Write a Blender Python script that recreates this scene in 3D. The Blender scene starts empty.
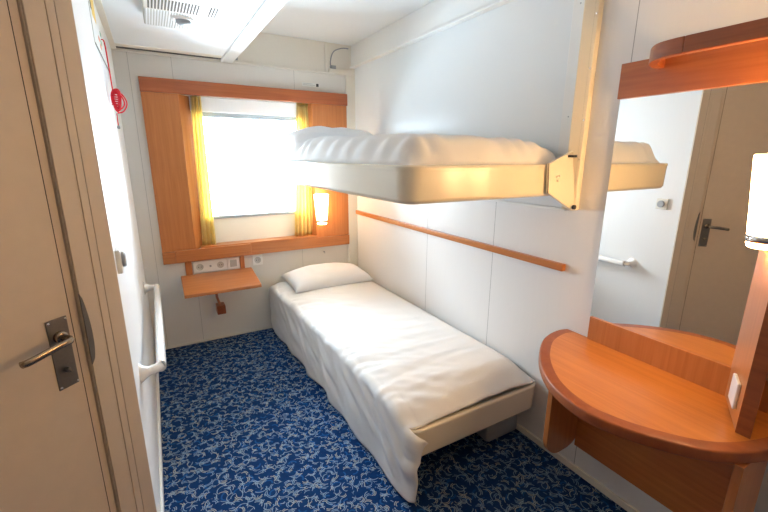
import bpy, bmesh, math, random
from mathutils import Vector, Matrix, noise
random.seed(7)
scene = bpy.context.scene
COL = scene.collection
PI = math.pi
W = 1.762           # room width (left wall x=0, right wall x=W, window wall y=0)
ZL, ZH = 2.17, 2.40 # low and high ceiling
YB = -4.3           # back of the entry behind the camera

# ------------------------------------------------------------------ materials
def new_mat(name):
    m = bpy.data.materials.new(name); m.use_nodes = True
    nt = m.node_tree
    return m, nt, nt.nodes['Principled BSDF']

def plain(name, col, rough=.5, metal=0., bump=0., scale=60., var=.04, coat=0., spec=.5):
    m, nt, b = new_mat(name)
    N, L = nt.nodes, nt.links
    tc = N.new('ShaderNodeTexCoord')
    no = N.new('ShaderNodeTexNoise'); no.inputs['Scale'].default_value = scale; no.inputs['Detail'].default_value = 4
    L.new(tc.outputs['Object'], no.inputs['Vector'])
    mx = N.new('ShaderNodeMix'); mx.data_type = 'RGBA'
    mx.inputs[6].default_value = (*[max(0, c*(1-var)) for c in col], 1)
    mx.inputs[7].default_value = (*[min(1, c*(1+var)) for c in col], 1)
    L.new(no.outputs['Fac'], mx.inputs[0]); L.new(mx.outputs[2], b.inputs['Base Color'])
    b.inputs['Roughness'].default_value = rough; b.inputs['Metallic'].default_value = metal
    b.inputs['Coat Weight'].default_value = coat; b.inputs['Coat Roughness'].default_value = .15
    b.inputs['Specular IOR Level'].default_value = spec
    if bump:
        bp = N.new('ShaderNodeBump'); bp.inputs['Strength'].default_value = bump; bp.inputs['Distance'].default_value = .002
        L.new(no.outputs['Fac'], bp.inputs['Height']); L.new(bp.outputs['Normal'], b.inputs['Normal'])
    return m

def panel_mat(name, col, axis, seams, rough=.45, halfw=.0017, dark=.45):
    """painted wall panels: fine vertical texture and narrow joints at given coordinates"""
    m, nt, b = new_mat(name); N, L = nt.nodes, nt.links
    g = N.new('ShaderNodeNewGeometry'); sx = N.new('ShaderNodeSeparateXYZ'); L.new(g.outputs['Position'], sx.inputs[0])
    mp = N.new('ShaderNodeMapping'); mp.inputs['Scale'].default_value = (90, 90, 6); L.new(g.outputs['Position'], mp.inputs[0])
    no = N.new('ShaderNodeTexNoise'); no.inputs['Scale'].default_value = 1; no.inputs['Detail'].default_value = 5; L.new(mp.outputs[0], no.inputs['Vector'])
    mx = N.new('ShaderNodeMix'); mx.data_type = 'RGBA'
    mx.inputs[6].default_value = (*[c*.985 for c in col], 1); mx.inputs[7].default_value = (*[min(1, c*1.015) for c in col], 1)
    L.new(no.outputs['Fac'], mx.inputs[0])
    prev = None
    for s in seams:
        d = N.new('ShaderNodeMath'); d.operation = 'SUBTRACT'; d.inputs[1].default_value = s; L.new(sx.outputs[axis], d.inputs[0])
        a = N.new('ShaderNodeMath'); a.operation = 'ABSOLUTE'; L.new(d.outputs[0], a.inputs[0])
        l = N.new('ShaderNodeMath'); l.operation = 'LESS_THAN'; l.inputs[1].default_value = halfw; L.new(a.outputs[0], l.inputs[0])
        if prev is None: prev = l
        else:
            mm = N.new('ShaderNodeMath'); mm.operation = 'MAXIMUM'; L.new(prev.outputs[0], mm.inputs[0]); L.new(l.outputs[0], mm.inputs[1]); prev = mm
    out = mx.outputs[2]
    if prev is not None:
        m2 = N.new('ShaderNodeMix'); m2.data_type = 'RGBA'; m2.inputs[7].default_value = (*[c*dark for c in col], 1)
        L.new(out, m2.inputs[6]); L.new(prev.outputs[0], m2.inputs[0]); out = m2.outputs[2]
    L.new(out, b.inputs['Base Color']); b.inputs['Roughness'].default_value = rough
    return m

def wood(name, c1, c2, rough=.32, axis=1, coat=.25, freq=38):
    m, nt, b = new_mat(name); N, L = nt.nodes, nt.links
    tc = N.new('ShaderNodeTexCoord'); mp = N.new('ShaderNodeMapping')
    s = [freq, freq, freq]; s[axis] = 1.6
    mp.inputs['Scale'].default_value = s; L.new(tc.outputs['Object'], mp.inputs[0])
    no = N.new('ShaderNodeTexNoise'); no.inputs['Scale'].default_value = 1.6; no.inputs['Detail'].default_value = 6; no.inputs['Distortion'].default_value = .6
    L.new(mp.outputs[0], no.inputs['Vector'])
    n2 = N.new('ShaderNodeTexNoise'); n2.inputs['Scale'].default_value = 5; n2.inputs['Detail'].default_value = 2; L.new(tc.outputs['Object'], n2.inputs['Vector'])
    ad = N.new('ShaderNodeMath'); ad.operation = 'MULTIPLY_ADD'; ad.inputs[1].default_value = .35
    L.new(n2.outputs['Fac'], ad.inputs[0]); L.new(no.outputs['Fac'], ad.inputs[2])
    cr = N.new('ShaderNodeValToRGB'); cr.color_ramp.elements[0].position = .42; cr.color_ramp.elements[1].position = .95
    cr.color_ramp.elements[0].color = (*c2, 1); cr.color_ramp.elements[1].color = (*c1, 1)
    L.new(ad.outputs[0], cr.inputs[0]); L.new(cr.outputs[0], b.inputs['Base Color'])
    b.inputs['Roughness'].default_value = rough; b.inputs['Coat Weight'].default_value = coat; b.inputs['Coat Roughness'].default_value = .22
    return m

def carpet_mat():
    m, nt, b = new_mat('patterned_carpet'); N, L = nt.nodes, nt.links
    g = N.new('ShaderNodeNewGeometry')
    wn = N.new('ShaderNodeTexNoise'); wn.inputs['Scale'].default_value = 14; wn.inputs['Detail'].default_value = 1
    L.new(g.outputs['Position'], wn.inputs['Vector'])
    sc = N.new('ShaderNodeVectorMath'); sc.operation = 'SCALE'; sc.inputs['Scale'].default_value = .012
    L.new(wn.outputs['Color'], sc.inputs[0])
    pos = N.new('ShaderNodeVectorMath'); pos.operation = 'ADD'; L.new(g.outputs['Position'], pos.inputs[0]); L.new(sc.outputs[0], pos.inputs[1])
    ns = N.new('ShaderNodeTexNoise'); ns.inputs['Scale'].default_value = 420; ns.inputs['Detail'].default_value = 2; L.new(g.outputs['Position'], ns.inputs['Vector'])
    big = N.new('ShaderNodeTexNoise'); big.inputs['Scale'].default_value = 30; L.new(g.outputs['Position'], big.inputs['Vector'])
    base = N.new('ShaderNodeMix'); base.data_type = 'RGBA'
    base.inputs[6].default_value = (.003, .018, .080, 1); base.inputs[7].default_value = (.008, .048, .165, 1)
    L.new(big.outputs['Fac'], base.inputs[0])
    cur = base.outputs[2]
    def MA(op, a, b_=None, c=None):
        n = N.new('ShaderNodeMath'); n.operation = op
        for k, v in enumerate((a, b_, c)):
            if v is None: continue
            if isinstance(v, (int, float)): n.inputs[k].default_value = v
            else: L.new(v, n.inputs[k])
        return n.outputs[0]
    def layer(scale, off, r0, r1, w, gap, col, cur, lim=.25):
        # one short curved stroke (or a close pair) in every cell, turned at random
        ad = N.new('ShaderNodeVectorMath'); ad.operation = 'ADD'; ad.inputs[1].default_value = off; L.new(pos.outputs[0], ad.inputs[0])
        fl = N.new('ShaderNodeVectorMath'); fl.operation = 'MULTIPLY'; fl.inputs[1].default_value = (1, 1, 0); L.new(ad.outputs[0], fl.inputs[0])
        v = N.new('ShaderNodeTexVoronoi'); v.voronoi_dimensions = '2D'; v.inputs['Scale'].default_value = scale; L.new(fl.outputs[0], v.inputs['Vector'])
        lo = N.new('ShaderNodeVectorMath'); lo.operation = 'SUBTRACT'; L.new(fl.outputs[0], lo.inputs[0]); L.new(v.outputs['Position'], lo.inputs[1])
        sx = N.new('ShaderNodeSeparateXYZ'); L.new(lo.outputs[0], sx.inputs[0])
        cc = N.new('ShaderNodeSeparateColor'); L.new(v.outputs['Color'], cc.inputs[0])
        ang = MA('MULTIPLY', cc.outputs[0], 2*PI)
        ca, sa = MA('COSINE', ang), MA('SINE', ang)
        d = MA('SQRT', MA('ADD', MA('MULTIPLY', sx.outputs[0], sx.outputs[0]), MA('MULTIPLY', sx.outputs[1], sx.outputs[1])))
        dt = MA('DIVIDE', MA('ADD', MA('MULTIPLY', sx.outputs[0], ca), MA('MULTIPLY', sx.outputs[1], sa)), MA('MAXIMUM', d, .0001))
        r = MA('MULTIPLY_ADD', cc.outputs[1], r1-r0, r0)
        a = MA('MULTIPLY', MA('LESS_THAN', MA('ABSOLUTE', MA('SUBTRACT', d, r)), w), MA('GREATER_THAN', dt, lim))
        if gap:
            a2 = MA('MULTIPLY', MA('LESS_THAN', MA('ABSOLUTE', MA('SUBTRACT', d, MA('ADD', r, gap))), w), MA('GREATER_THAN', dt, lim+.35))
            a = MA('MAXIMUM', a, a2)
        a = MA('MULTIPLY', a, .92)
        mx = N.new('ShaderNodeMix'); mx.data_type = 'RGBA'; mx.inputs[7].default_value = (*col, 1)
        L.new(cur, mx.inputs[6]); L.new(a, mx.inputs[0])
        return mx.outputs[2]
    cur = layer(15, (3.3, 1.7, 0), .014, .030, .0036, 0, (.012, .085, .27), cur, .3)
    cur = layer(18, (.3, .9, 0), .014, .032, .0016, .0068, (.22, .34, .48), cur, .45)
    cur = layer(18, (5.1, 2.2, 0), .014, .030, .0016, .0066, (.42, .43, .38), cur, .5)
    cur = layer(16, (9.7, 4.1, 0), .020, .036, .0015, 0, (.28, .38, .47), cur, .45)
    cur = layer(18, (12.9, 7.4, 0), .012, .028, .0016, .0064, (.30, .38, .44), cur, .5)
    cur = layer(17, (31.9, 3.4, 0), .016, .034, .0015, .0066, (.24, .34, .46), cur, .55)
    L.new(cur, b.inputs['Base Color']); b.inputs['Roughness'].default_value = .95; b.inputs['Specular IOR Level'].default_value = .1
    bp = N.new('ShaderNodeBump'); bp.inputs['Strength'].default_value = .6; bp.inputs['Distance'].default_value = .004
    L.new(ns.outputs['Fac'], bp.inputs['Height']); L.new(bp.outputs['Normal'], b.inputs['Normal'])
    return m

def emit_shade(name, col, strength):
    m, nt, b = new_mat(name)
    b.inputs['Base Color'].default_value = (.9, .88, .82, 1); b.inputs['Roughness'].default_value = .3
    b.inputs['Emission Color'].default_value = (*col, 1); b.inputs['Emission Strength'].default_value = strength
    return m

def glass_mat():
    m = bpy.data.materials.new('window_glass'); m.use_nodes = True; nt = m.node_tree; N, L = nt.nodes, nt.links
    N.remove(N['Principled BSDF'])
    t = N.new('ShaderNodeBsdfTransparent'); t.inputs[0].default_value = (.96, .98, .98, 1)
    gl = N.new('ShaderNodeBsdfGlossy'); gl.inputs['Roughness'].default_value = .02
    fr = N.new('ShaderNodeFresnel'); fr.inputs[0].default_value = 1.45
    mx = N.new('ShaderNodeMixShader'); L.new(fr.outputs[0], mx.inputs[0]); L.new(t.outputs[0], mx.inputs[1]); L.new(gl.outputs[0], mx.inputs[2])
    L.new(mx.outputs[0], N['Material Output'].inputs[0])
    return m

def curtain_mat():
    m, nt, b = new_mat('gold_curtain_cloth'); N, L = nt.nodes, nt.links
    b.inputs['Base Color'].default_value = (.80, .50, .10, 1); b.inputs['Roughness'].default_value = .7
    tr = N.new('ShaderNodeBsdfTranslucent'); tr.inputs[0].default_value = (.95, .80, .35, 1)
    tc = N.new('ShaderNodeTexCoord'); wv = N.new('ShaderNodeTexNoise'); wv.inputs['Scale'].default_value = 60; L.new(tc.outputs['Object'], wv.inputs[0])
    mx0 = N.new('ShaderNodeMix'); mx0.data_type = 'RGBA'; mx0.inputs[6].default_value = (.88, .70, .30, 1); mx0.inputs[7].default_value = (.92, .80, .45, 1)
    L.new(wv.outputs['Fac'], mx0.inputs[0]); L.new(mx0.outputs[2], b.inputs['Base Color'])
    mx = N.new('ShaderNodeMixShader'); mx.inputs[0].default_value = .55
    L.new(b.outputs[0], mx.inputs[1]); L.new(tr.outputs[0], mx.inputs[2]); L.new(mx.outputs[0], N['Material Output'].inputs[0])
    return m

WALLC = (.76, .73, .68)
M = dict(
    vent_back=plain('vent_cream_plastic', (.56, .53, .48), .5, var=.02),
    vent_body=plain('vent_beige_plastic', (.66, .59, .49), .45, var=.02),
    wood_hy=wood('red_brown_cherry_header', (.40, .125, .038), (.28, .072, .020), axis=1),
    guard=plain('dark_steel', (.16, .155, .15), .4, .6),
    sockring=plain('grey_white_socket_plastic', (.52, .51, .48), .35, var=.01),
    wood_head=wood('red_brown_cherry_board', (.46, .13, .040), (.32, .075, .020), axis=0),
    sill=plain('ivory_sill_paint', (.86, .82, .74), .35, var=.01),
    wall_far=panel_mat('far_wall_panel', WALLC, 0, [.084, .345, 1.22], dark=.66),
    wall_right=panel_mat('right_wall_panel', (.77, .755, .745), 1, [-1.133, -1.762, -2.398, -3.2]),
    wall_left=panel_mat('left_wall_panel', (.80, .80, .80), 1, [-.30, -1.05]),
    wall=panel_mat('entry_wall_panel', (.47, .39, .31), 2, []),
    ceil=plain('ceiling_paint', (.80, .83, .85), .5, scale=8, var=.015),
    white=plain('white_paint', (.82, .82, .80), .35, var=.015),
    panelwhite=plain('bunk_recess_paint', (.78, .81, .82), .28, scale=5, var=.01),
    cream=plain('cream_trim', (.78, .74, .66), .4, var=.02),
    tray=plain('cream_moulded_plastic', (.84, .77, .62), .26, var=.01, coat=.35),
    doorc=plain('beige_door_laminate', (.66, .53, .40), .5, scale=25, var=.05),
    framec=plain('beige_door_frame', (.64, .53, .41), .45, scale=25, var=.04),
    gap=plain('dark_gap', (.05, .04, .035), .8),
    bronze=plain('dull_bronze_metal', (.22, .20, .18), .36, .85, scale=120, var=.1),
    lever=plain('worn_bronze_lever', (.36, .29, .22), .24, .9, var=.1),
    chrome=plain('chrome', (.75, .75, .76), .12, 1.),
    greyp=plain('grey_plastic', (.33, .35, .37), .45),
    dark=plain('black_plastic', (.02, .02, .022), .5),
    handrail=plain('white_handrail_plastic', (.86, .85, .83), .25, var=.01, coat=.3),
    socket=plain('white_socket_plastic', (.90, .89, .86), .3, var=.01),
    linen=plain('white_bed_linen', (.83, .82, .81), .85, bump=.08, scale=350, var=.012, spec=.2),
    pillow=plain('white_pillow_cotton', (.84, .84, .85), .85, bump=.08, scale=350, var=.012, spec=.2),
    sheet=plain('white_mattress_sheet', (.78, .78, .79), .85, var=.02, spec=.2),
    wood_y=wood('cherry_wood_along', (.60, .215, .050), (.44, .130, .026), axis=1),
    wood_x=wood('cherry_wood_across', (.58, .215, .066), (.44, .142, .038), axis=0),
    wood_z=wood('cherry_wood_upright', (.58, .215, .066), (.46, .152, .040), axis=2),
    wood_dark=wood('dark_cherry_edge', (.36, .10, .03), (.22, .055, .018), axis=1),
    wood_top=wood('cherry_table_top', (.66, .24, .045), (.52, .165, .028), axis=1, rough=.3, coat=.35),
    carpet=carpet_mat(),
    red=plain('red_cord', (.85, .012, .035), .6),
    yellow=plain('yellow_sign_ink', (.85, .55, .06), .5),
    green=plain('green_sign_ink', (.10, .40, .22), .5),
    orange=plain('orange_sign_ink', (.85, .25, .10), .5),
    paper=plain('sign_card', (.82, .84, .82), .4),
    ink=plain('black_ink', (.03, .03, .03), .6),
    slot=plain('vent_slot_shadow', (.10, .07, .045), .8),
    blind=plain('white_blind_cassette', (.84, .85, .86), .5, var=.01),
    alu=plain('grey_window_rubber', (.42, .48, .54), .5),
    curtain=curtain_mat(), glass=glass_mat(),
    shade=emit_shade('lit_opal_glass', (1., .60, .25), 23),
    shade_far=emit_shade('lit_opal_glass_by_window', (1., .72, .40), 7),
    ceil_lamp=emit_shade('lit_ceiling_diffuser', (1., .92, .82), 2.8),
)
mm, nt, b = new_mat('mirror_silver'); b.inputs['Metallic'].default_value = 1; b.inputs['Roughness'].default_value = .012; b.inputs['Base Color'].default_value = (.88, .89, .88, 1)
M['mirror'] = mm

# ------------------------------------------------------------------ geometry helpers
def link(name, me, mat, parent=None, loc=(0, 0, 0), smooth=False):
    o = bpy.data.objects.new(name, me); COL.objects.link(o)
    if mat is not None: me.materials.append(mat)
    if parent is not None:
        o.parent = parent
    else:
        o.location = loc
    if smooth:
        for p in me.polygons: p.use_smooth = True
    return o

def wroot(o):
    v = Vector((0, 0, 0))
    while o is not None:
        v += o.location; o = o.parent
    return v

def obj(name, bm, mat, parent=None, smooth=False, loc=None, bevel=0., segs=2, auto=None):
    """bm is in world coordinates; stored relative to the parent's (or own) origin"""
    me = bpy.data.meshes.new(name)
    bmesh.ops.recalc_face_normals(bm, faces=bm.faces)
    if parent is not None: off = wroot(parent)
    elif loc is not None: off = Vector(loc)
    else:
        c = [v.co for v in bm.verts]
        off = Vector((sum(v.x for v in c)/len(c), sum(v.y for v in c)/len(c), min(v.z for v in c)))
    for v in bm.verts: v.co -= off
    bm.to_mesh(me); bm.free()
    o = link(name, me, mat, parent, off, smooth)
    if bevel:
        m = o.modifiers.new('bevel', 'BEVEL'); m.width = bevel; m.segments = segs; m.limit_method = 'ANGLE'; m.angle_limit = .6
        for p in me.polygons: p.use_smooth = True
        w = o.modifiers.new('wn', 'WEIGHTED_NORMAL'); w.keep_sharp = True
    return o

def tag(o, label, cat, group=None):
    o['label'] = label; o['category'] = cat
    if group: o['group'] = group
    return o
def empty(name, loc, label=None, cat=None, group=None):
    o = bpy.data.objects.new(name, None); COL.objects.link(o); o.location = loc; o.empty_display_size = .05
    if label: tag(o, label, cat, group)
    return o
def struct(o, label=None):
    o['kind'] = 'structure'
    if label: o['label'] = label
    return o

def add_box(bm, a, b):
    x0, y0, z0 = [min(p, q) for p, q in zip(a, b)]; x1, y1, z1 = [max(p, q) for p, q in zip(a, b)]
    v = [bm.verts.new(p) for p in ((x0, y0, z0), (x1, y0, z0), (x1, y1, z0), (x0, y1, z0), (x0, y0, z1), (x1, y0, z1), (x1, y1, z1), (x0, y1, z1))]
    for f in ((0, 3, 2, 1), (4, 5, 6, 7), (0, 1, 5, 4), (1, 2, 6, 5), (2, 3, 7, 6), (3, 0, 4, 7)): bm.faces.new([v[i] for i in f])
    return v
def box(name, a, b, mat, parent=None, bevel=0., **k):
    bm = bmesh.new(); add_box(bm, a, b); return obj(name, bm, mat, parent, bevel=bevel, **k)
def add_prism(bm, pts, vec):
    vec = Vector(vec)
    lo = [bm.verts.new(p) for p in pts]; hi = [bm.verts.new(Vector(p)+vec) for p in pts]
    n = len(pts)
    bm.faces.new(lo[::-1]); bm.faces.new(hi)
    for i in range(n): bm.faces.new((lo[i], lo[(i+1) % n], hi[(i+1) % n], hi[i]))
def prism(name, pts, vec, mat, parent=None, bevel=0., **k):
    bm = bmesh.new(); add_prism(bm, pts, vec); return obj(name, bm, mat, parent, bevel=bevel, **k)
def add_tube(bm, pts, r, n=12, cap=True, flat=None):
    """tube along a polyline; r a number or list; flat=(a,b) makes an oval: a along up-ish axis"""
    pts = [Vector(p) for p in pts]; rings = []
    up = Vector((0, 0, 1))
    t0 = (pts[1]-pts[0]).normalized()
    nrm = up.cross(t0)
    if nrm.length < .1: nrm = Vector((1, 0, 0)).cross(t0)
    nrm.normalize()
    for i, p in enumerate(pts):
        t = (pts[min(i+1, len(pts)-1)]-pts[max(i-1, 0)]).normalized()
        nrm = (nrm-t*nrm.dot(t)).normalized(); bn = t.cross(nrm)
        rr = r[i] if isinstance(r, (list, tuple)) else r
        fa = flat or (1, 1)
        rings.append([bm.verts.new(p+nrm*math.cos(2*PI*k/n)*rr*fa[0]+bn*math.sin(2*PI*k/n)*rr*fa[1]) for k in range(n)])
    for a, b in zip(rings, rings[1:]):
        for k in range(n): bm.faces.new((a[k], a[(k+1) % n], b[(k+1) % n], b[k]))
    if cap: bm.faces.new(rings[0][::-1]); bm.faces.new(rings[-1])
def add_lathe(bm, c, prof, n=32, axis='Z'):
    """prof: list of (radius, height) ; closed ends where radius 0"""
    c = Vector(c); rings = []
    def P(r, h, a):
        x, y = r*math.cos(a), r*math.sin(a)
        return c+(Vector((x, y, h)) if axis == 'Z' else Vector((h, x, y)) if axis == 'X' else Vector((x, h, y)))
    for r, h in prof:
        if r < 1e-6: rings.append([bm.verts.new(P(0, h, 0))])
        else: rings.append([bm.verts.new(P(r, h, 2*PI*k/n)) for k in range(n)])
    for a, b in zip(rings, rings[1:]):
        for k in range(n):
            k2 = (k+1) % n
            if len(a) == 1 and len(b) == 1: continue
            if len(a) == 1: bm.faces.new((a[0], b[k2], b[k]))
            elif len(b) == 1: bm.faces.new((a[k], a[k2], b[0]))
            else: bm.faces.new((a[k], a[k2], b[k2], b[k]))
def catmull(pts, sub=8):
    pts = [Vector(p) for p in pts]; out = []
    for i in range(len(pts)-1):
        p0, p1, p2, p3 = pts[max(i-1, 0)], pts[i], pts[i+1], pts[min(i+2, len(pts)-1)]
        for k in range(sub):
            t = k/sub
            out.append(.5*((2*p1)+(p2-p0)*t+(2*p0-5*p1+4*p2-p3)*t*t+(3*p1-p0-3*p2+p3)*t**3))
    out.append(pts[-1]); return out
def rrect(x0, y0, x1, y1, r, n=6, corners=(1, 1, 1, 1)):
    """rounded rectangle outline, corners order: (x0,y0),(x1,y0),(x1,y1),(x0,y1)"""
    out = []
    for k, (cx, cy, a0) in enumerate(((x0+r, y0+r, PI), (x1-r, y0+r, 1.5*PI), (x1-r, y1-r, 0), (x0+r, y1-r, .5*PI))):
        if corners[k]:
            out += [(cx+r*math.cos(a0+i/n*PI/2), cy+r*math.sin(a0+i/n*PI/2)) for i in range(n+1)]
        else: out.append(((x0, x1, x1, x0)[k], (y0, y0, y1, y1)[k]))
    return out
def tray_mesh(outline_fn, z0, z1, wall, floor, taper=.02):
    """open moulded tray: outer wall, rounded rim, inner wall and inner floor"""
    bm = bmesh.new()
    lev = [(taper+.025, z0), (taper+.008, z0+.004), (taper, z0+.016), (taper*.97, z0+.020), (0.0035, z1-.024), (0.003, z1-.020), (0, z1-.006), (.004, z1-.001), (.012, z1), (wall-.004, z1-.002), (wall, z1-.008), (wall, z0+floor)]
    rings = [[bm.verts.new((x, y, z)) for x, y in outline_fn(d)] for d, z in lev]
    n = len(rings[0])
    for a, b in zip(rings, rings[1:]):
        for k in range(n): bm.faces.new((a[k], a[(k+1) % n], b[(k+1) % n], b[k]))
    bm.faces.new(rings[0][::-1]); bm.faces.new(rings[-1])
    return bm

# ------------------------------------------------------------------ room shell
# diagonal wall (door) starts at the end of the left wall
P0 = Vector((0, -1.8986, 0)); DD = Vector((-.731, -.682, 0)).normalized(); NN = Vector((.682, -.731, 0)).normalized()
def dg(s, n, z): return P0+DD*s+NN*n+Vector((0, 0, z))
def dbox(bm, s0, s1, n0, n1, z0, z1):
    v = [bm.verts.new(dg(s, n, z)) for z in (z0, z1) for s, n in ((s0, n0), (s1, n0), (s1, n1), (s0, n1))]
    for f in ((0, 3, 2, 1), (4, 5, 6, 7), (0, 1, 5, 4), (1, 2, 6, 5), (2, 3, 7, 6), (3, 0, 4, 7)): bm.faces.new([v[i] for i in f])
DEND = dg(.96, 0, 0)
XE = DEND.x
struct(box('floor', (XE-.1, YB-.1, -.05), (W+.1, .25, 0), M['carpet'], loc=(0, 0, 0)))
# low ceiling (left) with its edge groove by the window wall, high ceiling (right), fascia between
bm = bmesh.new()
add_box(bm, (.03, -.158, ZL), (.665, YB-.1, ZL+.03))
add_box(bm, (XE-.1, YB-.1, ZL+.002), (.03, -1.85, ZL+.03))
add_box(bm, (.75, 0, ZH), (W, YB-.1, ZH+.03))
struct(obj('ceiling', bm, M['ceil'], loc=(0, 0, ZL)))
struct(box('trim_1', (.668, -.0, ZL-.012), (.752, YB, ZH), M['white'], bevel=.004))       # beam edge between the two ceiling levels
bm = bmesh.new()
add_box(bm, (.0, -.02, ZL-.006), (.03, -1.9, ZL+.03)); add_box(bm, (.03, -.15, ZL), (.665, -.075, ZL+.02))
add_box(bm, (.0, .0, ZL-.012), (W, -.024, ZL+.004))
struct(obj('trim_2', bm, M['cream'], bevel=.002))                                           # edge trims along the walls
struct(box('trim_3', (.012, -.022, ZL+.002), (.667, -.077, ZL+.05), M['dark']))                   # black box filling the ceiling-edge gap, its colour stands in for shade
bm = bmesh.new(); add_box(bm, (.75, -.006, ZL+.004), (W-.004, -.001, ZH-.001))
struct(obj('trim_4', bm, M['cream']))                                                       # bulkhead over the window wall
bm = bmesh.new()
add_box(bm, (W-.035, -.0, 2.235), (W, YB, ZH)); add_box(bm, (W-.05, -.0, 2.222), (W, -2.2, 2.238))
struct(obj('trim_5', bm, M['white'], bevel=.004))                                           # coving above the right wall
bm = bmesh.new(); add_box(bm, (1.668, -.022, 0), (W, 0, 2.16))
struct(obj('trim_6', bm, M['cream'], bevel=.006))                                           # white corner post
bm = bmesh.new(); add_box(bm, (1.485, -.014, ZL), (1.515, 0, ZH-.005)); add_box(bm, (1.515, -.03, ZL-.006), (W-.036, 0, ZL+.03))
struct(obj('trim_7', bm, M['cream'], bevel=.003))
# window wall with opening
WX0, WX1, WZ0, WZ1 = .425, 1.345, .785, 1.93
bm = bmesh.new()
HX0, HX1 = .368, 1.402
for a, b in (((-.1, 0, 0), (HX0, .1, ZH)), ((HX1, 0, 0), (W+.1, .1, ZH)), ((HX0, 0, 0), (HX1, .1, WZ0)), ((HX0, 0, WZ1), (HX1, .1, ZH))): add_box(bm, a, b)
struct(obj('wall_far', bm, M['wall_far'], loc=(.8, .05, 0)))
struct(box('wall_right', (W, .1, 0), (W+.1, YB-.1, ZH+.03), M['wall_right']))
struct(box('wall_left', (-.06, .0, 0), (0, P0.y, ZL+.03), M['wall_left']))
# door wall
S1, S2 = .124, .83
bm = bmesh.new(); dbox(bm, 0, S1, -.06, 0, 0, ZL+.03); dbox(bm, S2, .96, -.06, 0, 0, ZL+.03); dbox(bm, S1, S2, -.06, 0, 2.0, ZL+.03)
struct(obj('wall_diagonal', bm, M['framec']))
bm = bmesh.new(); add_box(bm, (XE-.06, DEND.y, 0), (XE, YB, ZL+.03)); struct(obj('wall_entry', bm, M['wall']))
struct(box('wall_back', (XE-.06, YB-.06, 0), (W+.06, YB, ZH+.03), M['wall']))
struct(box('baseboard_right', (W-.012, -.02, 0), (W, YB, .035), M['cream'], bevel=.003))
struct(box('baseboard_left', (0, -.02, 0), (.012, P0.y, .05), M['white'], bevel=.003))
struct(box('baseboard_far', (.012, -.01, 0), (1.668, 0, .02), M['cream'], bevel=.003))

# door: leaf, frame, handle set, finger guard
d1 = struct(empty('door_1', dg(.47, 0, 0)), 'beige laminate door with bronze lever handle in the angled wall')
bm = bmesh.new(); dbox(bm, S1+.0015, S2-.002, -.045, -.006, .015, 1.995); obj('door_leaf', bm, M['doorc'], d1, bevel=.002)
bm = bmesh.new(); dbox(bm, S1+.0225, S1+.0245, -.0065, -.0055, .015, 1.995); obj('edge_strip', bm, M['gap'], d1)
bm = bmesh.new()
dbox(bm, .001, .0478, 0, .010, 0, 2.06); dbox(bm, .0487, .071, 0, .010, 0, 2.04); dbox(bm, .071, S1-.0015, 0, .008, 0, 2.02)
dbox(bm, S2+.004, S2+.06, 0, .012, 0, 2.04); dbox(bm, S1-.004, S2+.004, 0, .012, 2.0, 2.05)
obj('door_frame', bm, M['framec'], d1, bevel=.002)
bm = bmesh.new(); dbox(bm, S1-.003, S1+.003, -.05, -.012, 0, 2.0); dbox(bm, .0475, .0490, 0, .008, 0, 2.04); obj('gap_seal', bm, M['gap'], d1)
hd = None
bm = bmesh.new(); dbox(bm, .161, .215, -.006, -.002, .845, 1.053); hd = obj('handle_plate', bm, M['bronze'], d1, bevel=.001)
def dlathe(bm, s, z, prof, n=20):
    rings = []
    for r, h in prof:
        rings.append([bm.verts.new(dg(s+r*math.cos(2*PI*k/n), h, z+r*math.sin(2*PI*k/n))) for k in range(n)])
    for a, b in zip(rings, rings[1:]):
        for k in range(n): bm.faces.new((a[k], a[(k+1) % n], b[(k+1) % n], b[k]))
    bm.faces.new(rings[0][::-1]); bm.faces.new(rings[-1])
bm = bmesh.new()
pth = catmull([dg(.188, -.002, 1.0), dg(.188, .03, 1.0), dg(.191, .046, 1.0), dg(.203, .051, .999), dg(.240, .052, .996), dg(.285, .052, .990), dg(.302, .049, .987), dg(.309, .040, .984)], 6)
add_tube(bm, pth, .0088, 14, flat=(.8, 1.15)); dlathe(bm, .188, 1.0, [(.017, -.003), (.017, .008), (.014, .011), (.010, .012)])
obj('lever', bm, M['lever'], hd, smooth=True)
bm = bmesh.new(); dlathe(bm, .188, .90, [(.0075, -.003), (.0075, .006), (.005, .008)])
pts = [dg(.181, .004, .897), dg(.190, .004, .911), dg(.196, .004, .906), dg(.186, .004, .892)]; add_prism(bm, pts, NN*.012)
obj('turn_button', bm, M['bronze'], hd, bevel=.001)
for s, z in ((.166, 1.046), (.210, 1.046), (.166, .852), (.210, .852)):
    bm = bmesh.new(); dlathe(bm, s, z, [(.0036, -.003), (.0036, .0), (.002, .0008)], 10); obj('screw', bm, M['chrome'], hd, smooth=True)
bm = bmesh.new(); zz = [(.883+.222*i/14) for i in range(15)]
arc = [dg(S1-.001-.015*math.sin(PI*(1-(1-i/14))**.75)**.7, .0085, z) for i, z in enumerate(zz)]
add_prism(bm, [dg(S1+.001, .0085, zz[0])]+arc[1:-1]+[dg(S1+.001, .0085, zz[-1])], NN*.003)
obj('strike_guard', bm, M['guard'], d1)

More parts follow.
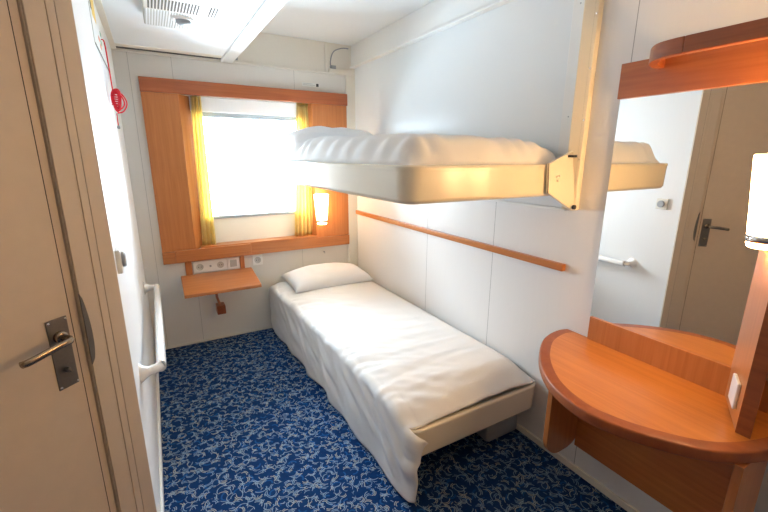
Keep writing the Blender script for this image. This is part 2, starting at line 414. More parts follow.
# window_1: recess lining, frame, glass, blind
w1 = struct(empty('window_1', (.88, .09, WZ0)))
bm = bmesh.new()
add_box(bm, (HX0-.05, .101, WZ0), (WX0+.012, .16, WZ1)); add_box(bm, (WX1-.012, .101, WZ0), (HX1+.05, .16, WZ1))
add_box(bm, (WX0, 0, WZ0), (WX1, .16, WZ0+.012)); add_box(bm, (WX0, 0, WZ1-.012), (WX1, .16, WZ1))
obj('window_reveal', bm, M['white'], w1)
bm = bmesh.new(); add_prism(bm, [(WX0+.012, .086, WZ0+.012), (WX0+.012, .125, WZ0+.012), (WX0+.012, .125, .998), (WX0+.012, .106, .998)], (WX1-WX0-.024, 0, 0)); obj('window_sill_panel', bm, M['sill'], w1)
bm = bmesh.new()
GX0, GX1, GZ0, GZ1 = .47, 1.30, 1.018, 1.778
add_box(bm, (WX0+.012, .09, .995), (WX1-.012, .13, GZ0)); add_box(bm, (WX0+.012, .09, GZ1), (WX1-.012, .13, 1.812))
add_box(bm, (WX0+.012, .09, GZ0), (GX0, .13, GZ1)); add_box(bm, (GX1, .09, GZ0), (WX1-.012, .13, GZ1))
obj('window_frame', bm, M['alu'], w1, bevel=.004)
obj('glass_pane', (lambda bm: (add_box(bm, (GX0, .112, GZ0), (GX1, .116, GZ1)), bm)[1])(bmesh.new()), M['glass'], w1)
box('blind_cassette', (WX0+.012, .05, 1.812), (WX1-.012, .13, WZ1-.012), M['blind'], w1, bevel=.01)

# ------------------------------------------------------------------ cherry window surround
ws = empty('window_surround', (.9, -.015, .69), 'cherry wood surround framing the cabin window with top board and side panels', 'window surround')
YS = -.024
box('top_board', (.131, -.046, 1.914), (1.668, .0, 2.008), M['wood_head'], ws, bevel=.003)
# left panel with splayed reveal
prism('side_panel', [(.133, 0, .785), (.133, YS, .785), (.362, YS, .785), (.440, .07, .785), (.425, .07, .785), (.355, 0, .785)], (0, 0, 1.914-.785), M['wood_z'], ws)
prism('side_panel', [(1.667, 0, .785), (1.345, 0, .785), (1.330, .07, .785), (1.318, .07, .785), (1.352, YS, .785), (1.667, YS, .785)], (0, 0, 1.914-.785), M['wood_z'], ws)
box('bottom_rail', (.131, -.036, .693), (1.668, .0, .782), M['wood_x'], ws, bevel=.003)
box('ledge', (.40, -.036, .775), (1.36, .084, .8005), M['wood_x'], ws, bevel=.002)

def curtain(name, x0, x1, xb0, xb1, y, z0, z1, waves, label):
    bm = bmesh.new(); nx, nz = 48, 30; g = []
    for j in range(nz+1):
        t = j/nz; z = z1+(z0-z1)*t; a, b = x0+(xb0-x0)*t, x1+(xb1-x1)*t
        g.append([bm.verts.new((a+(b-a)*i/nx, y+.016*math.sin(i/nx*waves*2*PI+.6*math.sin(t*3))+.004*math.sin(i*.9+t*5), z)) for i in range(nx+1)])
    for j in range(nz):
        for i in range(nx): bm.faces.new((g[j][i], g[j][i+1], g[j+1][i+1], g[j+1][i]))
    o = obj(name, bm, M['curtain'], smooth=True)
    m = o.modifiers.new('solid', 'SOLIDIFY'); m.thickness = .0018
    return tag(o, label, 'curtain', 'gold window curtains')
curtain('curtain', .446, .515, .420, .520, .035, .800, 1.915, 3, 'narrow gold curtain gathered at the left side of the window')
curtain('curtain', 1.245, 1.335, 1.170, 1.350, .035, .800, 1.915, 5, 'gold curtain at the right side of the window, behind the upper bunk')

# folding shelf under the window
fs = empty('folding_shelf', (.5, -.036, .245), 'small cherry wood folding shelf under the left end of the window', 'shelf')
box('back_rail', (.217, -.06, .704), (.773, -.036, .793), M['wood_x'], fs, bevel=.003)
box('upright', (.275, -.022, .575), (.322, .0, .706), M['wood_z'], fs, bevel=.002)
box('upright', (.682, -.022, .575), (.716, .0, .706), M['wood_z'], fs, bevel=.002)
bm = bmesh.new()
add_prism(bm, [(.236, -.022, .588), (.768, -.022, .588), (.757, -.42, .552), (.231, -.42, .552)], (0, 0, -.024)); obj('shelf_board', bm, M['wood_x'], fs, bevel=.004)
bm = bmesh.new(); add_tube(bm, [(.495, -.04, .30), (.47, -.10, .40), (.455, -.20, .548)], .011, 8); add_box(bm, (.435, -.23, .543), (.475, -.15, .552)); obj('support_arm', bm, M['wood_dark'], fs)
box('foot_block', (.462, -.10, .245), (.528, -.0, .318), M['wood_dark'], fs, bevel=.006)

def face_disc(bm, x, z, y, r, d=.004): add_lathe(bm, (x, y, z), [(0, 0), (r, 0), (r, -d), (r*.8, -d), (r*.72, -d+.002), (0, -d+.002)], 24, 'Y')
so = empty('socket_panel', (.5, -.01, .592), 'long white socket panel between the shelf uprights', 'socket panel')
box('panel_plate', (.330, -.012, .592), (.580, 0, .682), M['socket'], so, bevel=.003)
for x in (.378, .530):
    bm = bmesh.new(); face_disc(bm, x, .637, -.012, .026); o = obj('socket_outlet', bm, M['sockring'], so)
    bm = bmesh.new(); [add_lathe(bm, (x+dx, -.0135, .637), [(0, 0), (.0035, 0), (.0035, -.001), (0, -.001)], 10, 'Y') for dx in (-.0095, .0095)]; obj('pin_hole', bm, M['dark'], o)
bm = bmesh.new(); face_disc(bm, .455, .637, -.012, .008); obj('key_switch', bm, M['greyp'], so)
so = empty('light_switch', (.64, -.01, .592), 'square white rocker switch right of the long socket panel', 'switch')
box('switch_plate', (.584, -.012, .592), (.676, 0, .682), M['socket'], so, bevel=.003)
box('rocker', (.604, -.017, .608), (.656, -.010, .666), M['sockring'], so, bevel=.003)
so = empty('wall_socket', (.825, -.01, .594), 'single white wall socket between the shelf and the lower bed', 'socket')
box('socket_plate', (.784, -.010, .594), (.866, 0, .682), M['socket'], so, bevel=.003)
bm = bmesh.new(); face_disc(bm, .825, .638, -.010, .027); so2 = obj('socket_outlet', bm, M['sockring'], so)
bm = bmesh.new(); [add_lathe(bm, (.825+dx, -.0115, .638), [(0, 0), (.0035, 0), (.0035, -.001), (0, -.001)], 10, 'Y') for dx in (-.0095, .0095)]; obj('pin_hole', bm, M['dark'], so2)
bm = bmesh.new(); add_lathe(bm, (1.425, 0, .640), [(.007, 0), (.007, -.004), (.003, -.006), (.003, -.016), (.005, -.018), (0, -.020)], 14, 'Y'); add_tube(bm, [(1.425, -.016, .640), (1.425, -.02, .625)], .002, 8)
tag(obj('wall_hook', bm, M['greyp'], smooth=True), 'tiny grey hook on the wall above the lower pillow', 'hook')

# ------------------------------------------------------------------ wall lamps
def wall_lamp(loc, mat, arm_to, label, k=1.):
    x, y, z = loc    # bottom centre of the lamp
    r = empty('wall_lamp', loc, label, 'lamp', 'tapered glass wall lamps')
    bm = bmesh.new(); add_lathe(bm, loc, [(.0, .036), (.0445*k, .036), (.051*k, .10), (.0625, .252), (.0610, .258), (.057, .254), (.046*k, .10), (.039*k, .045), (0, .045)], 40); s = obj('glass_shade', bm, mat, r, smooth=True)
    bm = bmesh.new(); add_lathe(bm, loc, [(.040*k, .016), (.0445*k, .016), (.0458*k, .036), (.042*k, .036)], 40); obj('chrome_band', bm, M['chrome'], r, smooth=True)
    bm = bmesh.new(); add_lathe(bm, loc, [(0, 0), (.036*k, 0), (.041*k, .004), (.0430*k, .018), (0, .018)], 40); obj('glass_cap', bm, mat, r, smooth=True)
    a = Vector(arm_to); c = Vector((x, y, z+.026)); d = (a-c).normalized()
    bm = bmesh.new(); add_tube(bm, [c+d*.044, a], .007, 10); obj('arm', bm, M['chrome'], r, smooth=True)
    return r
wall_lamp((1.376, -.105, .915), M['shade_far'], (1.376, YS, .941), 'lit tapered glass wall lamp beside the window under the upper bunk')
wall_lamp((1.622, -2.934, 1.240), M['shade'], (1.640, -2.964, 1.216), 'lit tapered glass wall lamp by the vanity mirror, at the right edge', .93)

# ------------------------------------------------------------------ right wall rail
box_rail = box('wall_rail', (W-.026, -.035, .972), (W, -2.228, 1.006), M['wood_y'], bevel=.003)
tag(box_rail, 'long thin cherry wood rail fixed along the right wall above the bed', 'rail')

# ------------------------------------------------------------------ lower bed
def wr(p, amp, s=1.): return amp*noise.noise(Vector(p)*s)
lb = empty('bed', (1.36, -1.08, 0), 'lower bed with cream moulded base floating above the carpet by the right wall', 'bed')
TX0, TX1, TY0, TY1, TZ0, TZ1 = .955, W-.006, -2.165, -.015, .195, .352
obj('bed_tray', tray_mesh(lambda d: rrect(TX0+d, TY0+d, TX1-d*.3, TY1-d, .055-min(d, .03), 8), TZ0, TZ1, .035, .03, .012), M['tray'], lb, smooth=True)
box('support_plinth', (1.52, -2.06, .0), (W-.014, -.04, TZ0+.002), M['greyp'], lb, bevel=.02)
obj('mattress', (lambda bm: (add_prism(bm, [(x, y, TZ0+.031) for x, y in rrect(TX0+.05, TY0+.06, TX1-.02, TY1-.03, .05, 6)], (0, 0, .372-TZ0-.031)), bm)[1])(bmesh.new()), M['sheet'], lb, bevel=.02, segs=3)

def lower_duvet():
    """one sheet: top between wall and bed edge, then hanging to the carpet on the aisle side, wrapped round the foot corner"""
    bm = bmesh.new()
    xr = W-.022
    yh, yf = -.03, -2.128
    nv, nt_, nh = 210, 60, 40
    rows = []
    for j in range(nv+1):
        v = j/nv; y = yh+(yf-yh)*v; row = []
        q = max(0, min(1, (v-.45)/.55)); xl = .903+.043*v+.016*math.sin(PI*v)
        ef = max(0, (v-.92)/.08)                      # foot end rounding
        eh = max(0, (.02-v)/.02)
        # top
        for i in range(nt_+1):
            u = i/nt_; x = xr+(xl+.035-xr)*u
            z = .428-.035*max(0, 1-u/.12)**2-.020*max(0, (u-.85)/.15)**2 + .012*math.sin(PI*min(1, u*1.1))
            wgt = min(1, u*4)
            z += wr((x*2.2, y*2.5, 1), .008)*wgt+wr((x*3+y*4, y*11, 4), .0035)*wgt*(.4+u)
            z += .007*max(0, u-.6)*math.sin(y*24+u*9+4*noise.noise(Vector((y*2, 0, 2))))+wr((x*6-y*5, y*20+x*14, 12), .006)*max(0, u-.40)*2
            z += .006*max(0, v-.55)*noise.noise(Vector((x*3, y*22, 9)))*2
            z -= .056*ef**1.7+.02*eh**2
            if v > .88 and u < .98: z -= .010*(v-.88)/.12
            yy = y-.020*ef**4+(.018*noise.noise(Vector((x*7, 0, 3)))*max(0, (v-.9)/.1))
            z = max(z, .384-.030*min(1, ef))
            row.append((x, yy, z))
        # rounded edge + hanging part
        zt = row[-1][2]
        for k in range(1, nh+1):
            t = k/nh
            bottom = .010+.012*noise.noise(Vector((y*3, 7, 0)))
            if k <= 5:
                a = k/5*PI/2; x = xl+.035-.035*math.sin(a); z = zt-.035*(1-math.cos(a))
            else:
                tt = (k-5)/(nh-5); x = xl; z = (zt-.035)+(bottom-(zt-.035))*tt
            tt = max(0, (k-2)/(nh-2))
            fold = math.sin(y*17+tt*2.2+2.5*noise.noise(Vector((y*1.6, 1, 5))))*.013*tt**.7*(.4+.6*min(1, v*2))+wr((y*7-z*9, z*4, 2), .014)*tt
            x += -.003*tt+fold*(1-.6*q)
            yy = y
            # diagonal creases
            x += .014*math.sin((y-z*1.3)*34+2*noise.noise(Vector((y*3, z*3, 4))))*math.sin(PI*min(1, tt*1.15))*noise.noise(Vector((y*2.1, z*2, 8)))*1.6+wr((y*13-z*15, z*6+y*3, 21), .011)*math.sin(PI*tt)
            if ef > 0: z = max(z, .004)
            x = min(x, TX0-.004) if z < .33 and x > TX0-.004 else x
            row.append((x, yy, max(z, .006)))
        rows.append(row)
    # wrap round the foot corner: extra columns only for the hanging part
    grid = [[bm.verts.new(p) for p in row] for row in rows]
    for j in range(nv):
        for i in range(nt_+nh): bm.faces.new((grid[j][i], grid[j][i+1], grid[j+1][i+1], grid[j+1][i]))
    prev = grid[nv][nt_+1:]
    base = rows[nv][nt_+1:]
    nw = 12
    for c in range(1, nw+1):
        t = c/nw; cur = []
        for k, (x, y, z) in enumerate(base):
            kk = k/(len(base)-1)
            if t < .5:
                a = t/.5*PI/2; nx = x+.034*(1-.6*kk)*(1-math.cos(a)); ny = y-.060*math.sin(a)
            else:
                nx = x+.034*(1-.6*kk)+(t-.5)*2*(.020-.008*kk); ny = y-.060+.004*math.sin(t*9)
            nx += .004*math.sin(z*40+1)*t
            nz = z-.055*t*max(0, 1-kk*2.2)+.03*t*max(0, kk-.6)/.4
            cur.append(bm.verts.new((nx, ny, max(nz, .006))))
        for k in range(len(base)-1): bm.faces.new((prev[k], prev[k+1], cur[k+1], cur[k]))
        prev = cur
    o = obj('duvet', bm, M['linen'], smooth=True, loc=(1.36, -1.08, .40))
    s = o.modifiers.new('solid', 'SOLIDIFY'); s.thickness = .006; s.offset = 1
    return o
tag(lower_duvet(), 'white duvet on the lower bed hanging down to the blue carpet', 'duvet', 'white duvets')

def pillow_mesh(cx, cy, cz, lx, ly, h, rot=0., tilt=0., seed=0, sag=.25):
    bm = bmesh.new(); nx, ny = 40, 26
    R = Matrix.Rotation(rot, 3, 'Z') @ Matrix.Rotation(tilt, 3, 'X')
    top, bot = [], []
    for j in range(ny+1):
        a, b = [], []
        for i in range(nx+1):
            u, v = i/nx*2-1, j/ny*2-1
            px = lx/2*u*(1-.06*(1-u*u)*0-.07*(1-abs(u))**1*0); py = ly/2*v
            px *= 1-.05*(1-v*v)*abs(u)**3*0+.0
            ed = max(0, (1-abs(u)**4)*(1-abs(v)**3.4))
            prof = ed**.48
            pinch = 1-.06*(abs(u)**6)*(1-abs(v)**2)
            px *= 1-.035*(1-abs(v)**3); py *= 1-.05*(1-abs(u)**3)
            n = noise.noise(Vector((u*1.6+seed, v*1.6, seed)))*.16*prof+noise.noise(Vector((u*5+seed, v*4, 3)))*.035*prof
            zt = h*(prof*(.78+n)); zb = -h*prof*sag
            a.append(R @ Vector((px, py, zt))+Vector((cx, cy, cz))); b.append(R @ Vector((px, py, zb))+Vector((cx, cy, cz)))
        top.append(a); bot.append(b)
    T = [[bm.verts.new(p) for p in r] for r in top]
    B = [[T[j][i] if i in (0, nx) or j in (0, ny) else bm.verts.new(bot[j][i]) for i in range(nx+1)] for j in range(ny+1)]
    for j in range(ny):
        for i in range(nx):
            bm.faces.new((T[j][i], T[j][i+1], T[j+1][i+1], T[j+1][i]))
            bm.faces.new((B[j][i], B[j+1][i], B[j+1][i+1], B[j][i+1]))
    return bm
tag(obj('pillow', pillow_mesh(1.352, -.245, .462, .70, .42, .125, rot=.0, tilt=.06, seed=2.3), M['pillow'], smooth=True), 'plump white pillow lying at the head of the lower bed', 'pillow', 'white pillows')

# ------------------------------------------------------------------ upper bunk
ub = empty('bunk_bed', (1.32, -1.25, 1.325), 'cream upper bunk folded down from the right wall, above the lower bed', 'bunk')
BX0, BX1, BY0, BY1, BZ0, BZ1 = .878, W-.024, -2.205, -.335, 1.322, 1.460
obj('bunk_tray', tray_mesh(lambda d: rrect(BX0+d, BY0+d, BX1-d*.2, BY1-d, .075-min(d, .04), 8, (1, 0, 0, 1)) if False else rrect(BX0+d, BY0+d, BX1-d*.2, BY1-d, .075-min(d, .04), 8), BZ0, BZ1, .03, .03, .006), M['tray'], ub, smooth=True)
obj('mattress', (lambda bm: (add_prism(bm, [(x, y, BZ0+.031) for x, y in rrect(BX0+.055, BY0+.06, BX1-.02, BY1-.035, .05, 6)], (0, 0, 1.485-BZ0-.031)), bm)[1])(bmesh.new()), M['sheet'], ub, bevel=.02, segs=3)
# hinge bracket plate at the foot end
A, B_, C_, D_, E_ = (1.580, -2.222, 1.462), (1.592, -2.222, 1.340), (1.722, -2.252, 1.262), (1.730, -2.262, 1.262), (1.722, -2.225, 1.516)
hb = prism('hinge_bracket', [A, B_, C_, D_, E_, (1.70, -2.226, 1.506)], (0, .014, 0), M['tray'], ub, bevel=.002)
for x, z in ((1.625, 1.408), (1.640, 1.412), (1.632, 1.392)):
    bm = bmesh.new(); add_lathe(bm, (x, -2.2345, z), [(0, -.004), (.004, -.003), (.004, .004)], 10, 'Y'); obj('rivet', bm, M['cream'], hb)
prism('bracket_edge', [(1.578, -2.2225, 1.464), (1.580, -2.2225, 1.464), (1.592, -2.2225, 1.339), (1.590, -2.2225, 1.339)], (0, .003, 0), M['slot'], ub)
bm = bmesh.new(); add_box(bm, (1.690, -2.252, 1.488), (1.715, -2.205, 1.498)); obj('hinge_pin', bm, M['dark'], ub)
bm = bmesh.new(); add_lathe(bm, (1.713, -2.262, 1.278), [(0, -.012), (.010, -.010), (.010, .0)], 12, 'Y'); obj('hinge_pin', bm, M['dark'], ub)
# wall frame of the bunk
wf = empty('bunk_wall_frame', (W-.02, -1.1, 1.26), 'pale wall recess frame behind the upper bunk with cream end post', 'wall frame')
box('recess_panel', (W-.010, -.024, 1.262), (W, -2.20, 2.222), M['panelwhite'], wf)
box('bottom_edge', (W-.016, -.024, 1.252), (W, -2.20, 1.264), M['white'], wf, bevel=.002)
pt = prism('end_post', [(1.716, -2.203, 1.262), (1.734, -2.256, 1.262), (1.739, -2.258, 1.262), (W, -2.258, 1.262), (W, -2.203, 1.262)], (0, 0, .972), M['tray'], wf, bevel=.002)
for z in (2.04, 1.84, 1.64, 1.48):
    bm = bmesh.new(); add_lathe(bm, (1.7325, -2.25, z), [(0, -.0015), (.004, -.0015), (.0045, .003)], 12, 'X'); obj('screw', bm, M['chrome'], pt)
bm = bmesh.new(); add_box(bm, (1.7300, -2.2445, 1.27), (1.7325, -2.2435, 2.23)); obj('post_groove', bm, M['slot'], pt)
ls = box('latch_strip', (W-.022, -2.135, 1.50), (W-.008, -2.20, 2.222), M['white'], wf, bevel=.003)
for z in (1.66, 2.10):
    bm = bmesh.new(); add_lathe(bm, (W-.022, -2.17, z), [(0, -.001), (.003, -.001), (.003, .001)], 10, 'X'); obj('screw', bm, M['greyp'], ls)

def upper_duvet():
    bm = bmesh.new(); nx, ny = 60, 110
    x0, x1, y0, y1 = BX0+.034, BX1-.024, BY0+.036, -.62
    g = []
    for j in range(ny+1):
        v = j/ny; y = y0+(y1-y0)*v; r = []
        for i in range(nx+1):
            u = i/nx; x = x0+(x1-x0)*u
            du = min(1, u/.16); dv = min(1, v/.07); dw = min(1, (1-v)/.12)
            e = (1-(1-du)**2.4)*(1-(1-dv)**2.2)
            top = 1.558+.022*math.sin(PI*min(1, v*1.05))+wr((x*3, y*2.2, 3), .010)+wr((x*9, y*8, 6), .004)+.02*math.exp(-((v-.72)/.16)**2)
            top -= .03*max(0, (u-.75)/.25)
            z = 1.446+(top-1.446)*e*(1-.45*(1-dw)**2)
            if v > .9: z = max(z, 1.498) if u > .15 else z
            cr = (1-abs(2*min(1, u/.2)-1))*.010*math.sin(y*38+4*noise.noise(Vector((y*3, 2, 2))))
            cf = (1-abs(2*min(1, v/.12)-1))*.012*math.sin(x*46+5*noise.noise(Vector((x*4, 1, 2))))
            r.append(bm.verts.new((x-cr*.8-.010*math.sin(PI*min(1, u/.2)), y-cf*.8-.010*math.sin(PI*min(1, v/.12)), z+cr*.5+cf*.4)))
        g.append(r)
    for j in range(ny):
        for i in range(nx): bm.faces.new((g[j][i], g[j][i+1], g[j+1][i+1], g[j+1][i]))
    o = obj('duvet', bm, M['linen'], smooth=True)
    s = o.modifiers.new('solid', 'SOLIDIFY'); s.thickness = .006; s.offset = 1
    return o
tag(upper_duvet(), 'white duvet bulging over the rim of the upper bunk', 'duvet', 'white duvets')
tag(obj('pillow', pillow_mesh(1.325, -.56, 1.548, .74, .40, .175, tilt=.16, seed=5.1), M['pillow'], smooth=True), 'white pillow at the window end of the upper bunk', 'pillow', 'white pillows')

# ------------------------------------------------------------------ vanity
va = empty('vanity_table', (1.55, -2.7, .226), 'wall-hung rounded cherry wood vanity table with backsplash and upright divider', 'vanity table')
outer = catmull([(W-.004, -2.272, 0), (1.712, -2.262, 0), (1.630, -2.272, 0), (1.54, -2.308, 0), (1.41, -2.402, 0), (1.30, -2.535, 0), (1.252, -2.68, 0), (1.268, -2.79, 0), (1.318, -2.895, 0), (1.385, -2.985, 0), (1.47, -3.045, 0), (1.60, -3.09, 0), (W-.004, -3.105, 0)], 6)
def inset(pl, d):
    out = []
    for i, p in enumerate(pl):
        t = (pl[min(i+1, len(pl)-1)]-pl[max(i-1, 0)]).normalized(); n = Vector((-t.y, t.x, 0))
        q = p+n*d
        if i == 0 or i == len(pl)-1: q.x = p.x; q.y = p.y+(-d if i == 0 else d)
        q.x = min(q.x, W-.004); out.append(q)
    return out
ZT = .70
inn = inset(outer, .042)
bm = bmesh.new(); add_prism(bm, [(p.x, p.y, ZT-.038) for p in inn], (0, 0, .0378)); obj('table_top', bm, M['wood_top'], va)
bm = bmesh.new()
prof = [(.042, ZT-.038), (.006, ZT-.040), (.001, ZT-.037), (0, ZT-.032), (0, ZT-.006), (.002, ZT-.0015), (.006, ZT), (.042, ZT)]
rings = [[bm.verts.new((p.x, p.y, z)) for p in (inset(outer, d) if d else outer)] for d, z in prof]
for a, b in zip(rings, rings[1:]):
    for k in range(len(a)-1): bm.faces.new((a[k], a[k+1], b[k+1], b[k]))
bm.faces.new([r[0] for r in rings]); bm.faces.new([r[-1] for r in rings][::-1])
obj('edge_band', bm, wood('cherry_edge_band', (.40, .105, .026), (.27, .062, .014), axis=2, freq=14, rough=.42, coat=.08), va, smooth=True)
box('backsplash', (W-.018, -2.386, ZT-.002), (W, -3.098, .806), M['wood_z'], va, bevel=.002)
def side_bracket(y, th):
    pts = [(1.655, y, ZT-.04), (1.452, y, ZT-.04), (1.452, y, .330)]
    pts += [(1.452+.095*(1-math.cos(a)), y, .330-.098*math.sin(a)) for a in [PI/2*k/8 for k in range(1, 9)]]
    pts += [(1.60, y, .235), (1.628, y, .244), (1.655, y, .262)]
    prism('side_bracket', pts, (0, th, 0), M['wood_z'], va, bevel=.002)
side_bracket(-2.452, .022); side_bracket(-3.052, .022)
box('apron', (1.648, -2.452, .228), (1.668, -3.03, ZT-.04), M['wood_y'], va, bevel=.002)
dv = prism('divider', [(1.547, -2.992, ZT), (1.547, -3.026, ZT), (W-.012, -2.940, ZT), (W-.012, -2.890, ZT)], (0, 0, 1.218-ZT), M['wood_z'], va, bevel=.002)
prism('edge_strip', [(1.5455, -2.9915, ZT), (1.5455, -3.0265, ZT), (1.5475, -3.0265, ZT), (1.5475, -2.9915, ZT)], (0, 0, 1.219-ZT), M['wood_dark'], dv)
# socket on the divider's window-side face
t_ = Vector((W-.012-1.547, -2.890+2.992, 0)).normalized(); n_ = Vector((-t_.y, t_.x, 0))
bm = bmesh.new(); o_ = Vector((1.592, -2.992+(.045)*(t_.y/t_.x), 0))
add_prism(bm, [o_+Vector((0, 0, .745)), o_+t_*.080+Vector((0, 0, .745)), o_+t_*.080+Vector((0, 0, .83)), o_+Vector((0, 0, .83))], n_*.010)
so = obj('socket_plate', bm, M['socket'], dv, bevel=.003)
so['label'] = 'white socket plate'
# mirror
mi = empty('mirror', (W, -2.75, .80), 'frameless wall mirror above the vanity reflecting the door', 'mirror')
box('mirror_glass', (W-.0093, -2.382, .806), (W-.003, -3.10, 1.709), M['mirror'], mi)
box('mirror_backing', (W-.003, -2.384, .806), (W, -3.10, 1.709), M['greyp'], mi)
hbd = empty('mirror_header', (W, -2.75, 1.716), 'cherry wood board above the mirror with curved grab rail', 'header board')
box('header_board', (W-.022, -2.376, 1.708), (W, -3.12, 1.834), M['wood_hy'], hbd, bevel=.002)
c1 = catmull([(1.742, -2.504, 0), (1.70, -2.508, 0), (1.65, -2.525, 0), (1.612, -2.549, 0), (1.582, -2.580, 0), (1.568, -2.620, 0), (1.565, -2.665, 0)], 5)
def strip(name, cl, th, z0, z1, mat):
    bm = bmesh.new(); inn_ = inset(cl, th)
    for i, p in enumerate(inn_):
        t = (cl[min(i+1, len(cl)-1)]-cl[max(i-1, 0)]).normalized(); inn_[i] = cl[i]+Vector((-t.y, t.x, 0))*th
    add_prism(bm, [(p.x, p.y, z0) for p in cl]+[(p.x, p.y, z0) for p in reversed(inn_)], (0, 0, z1-z0))
    return obj(name, bm, mat, hbd, bevel=.003)
strip('grab_rail_end', c1, .026, 1.793, 1.842, M['wood_dark'])
strip('grab_rail', [Vector((1.565, -2.665, 0)), Vector((1.565, -3.00, 0))], .026, 1.793, 1.842, M['wood_dark'])
c2 = [Vector((p.x, -5.665-p.y, 0)) for p in reversed(c1)]
strip('grab_rail_end', c2, .026, 1.793, 1.842, M['wood_dark'])

# ------------------------------------------------------------------ left wall things
hr = empty('handrail', (0, -1.0, .64), 'white plastic handrail on the left wall beside the door', 'handrail')
bar = catmull([(.075, -.425, .64), (.075, -.47, .64), (.076, -.8, .64), (.077, -1.2, .64), (.077, -1.56, .64), (.076, -1.60, .64)], 5)
bm = bmesh.new(); add_tube(bm, bar, .022, 16, flat=(.85, 1.1)); obj('rail_bar', bm, M['handrail'], hr, smooth=True)
for yw, yb in ((-.405, -.445), (-1.625, -1.585)):
    pth = catmull([(.0005, yw, .64), (.012, yw, .64), (.035, yw+(yb-yw)*.15, .64), (.060, yw+(yb-yw)*.4, .64), (.0755, yb, .64)], 5)
    n = len(pth); rad = [max(.019, .045*(1-i/n*2.2)+.019*(i/n*2.2)) if i/n < .45 else .019 for i in range(n)]
    bm = bmesh.new(); add_tube(bm, pth, rad, 18); obj('rail_mount', bm, M['handrail'], hr, smooth=True)
M_th = plain('ivory_thermostat_plastic', (.74, .71, .64), .35, var=.01)
th = empty('thermostat', (0, -1.772, 1.145), 'white square thermostat with grey dial on the left wall near the door', 'thermostat')
box('thermostat_plate', (-.002, -1.732, 1.105), (.014, -1.812, 1.185), M_th, th, bevel=.003)
bm = bmesh.new(); add_lathe(bm, (.012, -1.768, 1.145), [(.026, -.001), (.026, .009), (.022, .013), (0, .013)], 24, 'X'); obj('dial', bm, M['greyp'], th, smooth=False)
# red emergency pull cord
cy = -.92
rc = empty('pull_cord', (.02, cy, 1.61), 'red emergency pull cord tied in a bundle on the left wall', 'pull cord')
bm = bmesh.new(); add_tube(bm, catmull([(.004, cy, 2.016), (.015, cy, 2.005), (.018, cy-.002, 1.91), (.019, cy, 1.82), (.019, cy, 1.79)], 4), .0028, 8); obj('cord', bm, M['red'], rc, smooth=True)
bm = bmesh.new()
rg = random.Random(3)
for q in range(8):
    a0, w, h, zc = rg.uniform(0, 6.3), rg.uniform(.016, .026), rg.uniform(.030, .048), rg.uniform(1.742, 1.766)
    lp = [(.030+w*.75*math.cos(t+.2*math.sin(a0)), cy+.012*math.sin(2*t+a0)+.008*math.cos(a0), zc+h*math.sin(t)+.004*math.cos(2*t)) for t in [2*PI*k/20 for k in range(21)]]
    add_tube(bm, lp, .0036, 7)
for q in range(5):
    zc = 1.775-.010*q
    add_tube(bm, [(.027+.017*math.cos(t), cy+.020*math.sin(t), zc-.008*t/6.3) for t in [2*PI*k/14 for k in range(15)]], .0036, 7)
for q, (w, zb) in enumerate(((.052, 1.692), (.040, 1.705))):
    add_tube(bm, catmull([(.026, cy, 1.79), (.026+w*.55, cy+.01, 1.780), (.026+w*.85, cy+.015, 1.740), (.026+w*.5, cy+.01, zb+.01), (.026, cy, zb)], 5), .0032, 7)
obj('cord_bundle', bm, M['red'], rc, smooth=True)
bm = bmesh.new(); add_tube(bm, [(.022, cy, 1.69), (.021, cy, 1.65), (.021, cy, 1.632)], .0024, 7); obj('cord', bm, M['red'], rc, smooth=True)
bm = bmesh.new(); add_lathe(bm, (.021, cy, 1.616), [(0, 0), (.006, .002), (.007, .010), (.003, .018), (0, .018)], 12); obj('cord_toggle', bm, M['greyp'], rc, smooth=True)
# safety card
sg = empty('safety_card', (0, -1.0, 1.93), 'pale safety card with yellow block high on the left wall', 'sign')
box('card', (-.002, -.62, 1.925), (.0025, -1.27, 2.150), M['paper'], sg)
box('card_border', (.0025, -.62, 1.922), (.0035, -1.27, 1.928), M['ink'], sg)
box('yellow_block', (.0025, -1.06, 2.045), (.0035, -1.20, 2.135), M['yellow'], sg)
box('black_mark', (.0025, -1.215, 2.06), (.0036, -1.235, 2.12), M['ink'], sg)
for y, z, m in ((-1.0, 1.985, 'orange'), (-.96, 1.962, 'orange'), (-.90, 1.99, 'green'), (-.86, 2.035, 'green')):
    box('printed_mark', (.0025, y, z), (.0035, y-.05, z+.018), M[m], sg)
# label on the window wall
lg = empty('wall_label', (1.36, 0, 2.05), 'small white label strip with black square above the window', 'label')
box('label_strip', (1.285, -.0015, 2.048), (1.432, 0, 2.076), M['paper'], lg)
box('black_square', (1.405, -.0022, 2.050), (1.427, -.0015, 2.074), M['ink'], lg)
box('text_line', (1.292, -.0020, 2.068), (1.375, -.0015, 2.0705), M['greyp'], lg)
box('text_line', (1.292, -.0020, 2.058), (1.395, -.0015, 2.0605), M['greyp'], lg)
hk = empty('cable_clip', (.765, -.028, 2.178), 'small dark clip at the ceiling beam end on the window wall', 'clip')
box('clip_plate', (.754, -.034, 2.178), (.788, -.028, 2.212), M['greyp'], hk, bevel=.002)
box('clip_core', (.764, -.038, 2.187), (.778, -.033, 2.203), M['dark'], hk, bevel=.001)
bm = bmesh.new(); add_tube(bm, catmull([(1.535, -.012, 2.215), (1.535, -.016, 2.27), (1.565, -.016, 2.335), (1.64, -.014, 2.368), (1.70, -.012, 2.372)], 6), .0045, 8)
tag(obj('cable', bm, M['greyp'], smooth=True), 'thin grey cable curving in the upper right corner by the ceiling', 'cable')
bm = bmesh.new(); add_box(bm, (1.53, -.034, 2.198), (1.575, 0, 2.225))
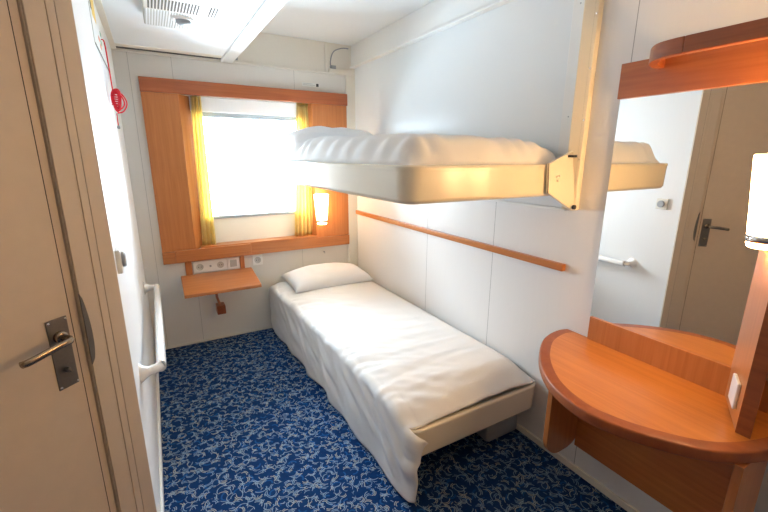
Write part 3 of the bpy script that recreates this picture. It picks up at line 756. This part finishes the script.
tag(obj('cable_bracket', bm, M['greyp'], bevel=.003), 'small grey bracket holding the curved cable in the upper corner', 'bracket')

# ------------------------------------------------------------------ ceiling vent unit
ac = empty('ceiling_vent', (.33, -1.3, ZL), 'cream ceiling vent unit with ribbed face and round spout', 'vent')
x0, x1 = .190, .468
prism('housing', [(x0, -.84, ZL), (x0, -.925, 2.108), (x0, -1.225, 2.108), (x0, -1.225, ZL)], (x1-x0, 0, 0), M['vent_back'], ac, bevel=.004)
for k in range(24):
    x = x0+.010+k*(x1-x0-.02)/23
    if k < 100: prism('rib', [(x-.003, -.855, 2.1595), (x-.003, -.925, 2.1085), (x-.003, -1.215, 2.1085), (x-.003, -1.215, 2.1025), (x-.003, -.922, 2.1025), (x-.003, -.848, 2.1570)], (.006, 0, 0), M['white'], ac)
gb = box('grille_body', (x0-.004, -1.228, 2.092), (x1+.006, -1.60, ZL), M['vent_body'], ac, bevel=.004)
for k in range(22):
    if k in (16, 17, 18): continue
    x = x0+.012+k*.0122
    box('slot', (x, -1.246, 2.0905), (x+.0066, -1.375, 2.0928), M['slot'], ac)
bm = bmesh.new(); add_lathe(bm, (.345, -1.110, 2.1025), [(.052, .003), (.050, -.004), (.040, -.008), (.034, -.006), (0, -.004)], 28); sp = obj('round_spout', bm, M['white'], ac, smooth=True)
bm = bmesh.new(); add_lathe(bm, (.345, -1.110, 2.0965), [(.033, .0), (.030, -.010), (.018, -.017), (0, -.019)], 24); obj('spout_ball', bm, M['greyp'], sp, smooth=True)

cl = empty('ceiling_lamp', (.48, -2.80, ZL), 'round white ceiling lamp on the low ceiling in front of the door', 'lamp')
bm = bmesh.new(); add_lathe(bm, (.48, -2.80, ZL-.001), [(.13, .0), (.13, -.014), (.112, -.02)], 32); obj('lamp_rim', bm, M['white'], cl, smooth=True)
bm = bmesh.new(); add_lathe(bm, (.48, -2.80, ZL-.016), [(.112, .004), (.110, -.016), (.08, -.028), (0, -.032)], 32); obj('diffuser', bm, M['ceil_lamp'], cl, smooth=True)

# ------------------------------------------------------------------ light
wd = bpy.data.worlds.new('sky'); scene.world = wd; wd.use_nodes = True
bgn = wd.node_tree.nodes['Background']; bgn.inputs[0].default_value = (.76, .88, 1, 1); bgn.inputs[1].default_value = 20.5
def area(name, loc, rot, sx, sy, power, col, portal=False):
    l = bpy.data.lights.new(name, 'AREA'); l.shape = 'RECTANGLE'; l.size = sx; l.size_y = sy; l.energy = power; l.color = col
    if portal: l.cycles.is_portal = True
    o = bpy.data.objects.new(name, l); COL.objects.link(o); o.location = loc; o.rotation_euler = rot; return o
area('window_portal', (.885, .14, 1.40), (PI/2, 0, PI), GX1-GX0, GZ1-GZ0, 1, (1, 1, 1), True)

# ------------------------------------------------------------------ camera
f_px, yaw, pit, rol = 396.421, -.521, -.2452, .0034
fw = Vector((-math.sin(yaw)*math.cos(pit), math.cos(yaw)*math.cos(pit), math.sin(pit)))
rt0 = Vector((math.cos(yaw), math.sin(yaw), 0)); up0 = rt0.cross(fw)
rt = rt0*math.cos(rol)+up0*math.sin(rol); up = -rt0*math.sin(rol)+up0*math.cos(rol)
cd = bpy.data.cameras.new('camera'); cam = bpy.data.objects.new('camera', cd); COL.objects.link(cam)
cd.sensor_width = 36; cd.lens = f_px/768*36; cd.clip_start = .02
cam.matrix_world = Matrix(((rt.x, up.x, -fw.x, .137733), (rt.y, up.y, -fw.y, -3.352464), (rt.z, up.z, -fw.z, 1.488), (0, 0, 0, 1)))
scene.camera = cam
vs = scene.view_settings
vs.view_transform = 'Standard'; vs.look = 'None'; vs.exposure = 1.35; vs.gamma = 1; vs.use_curve_mapping = False
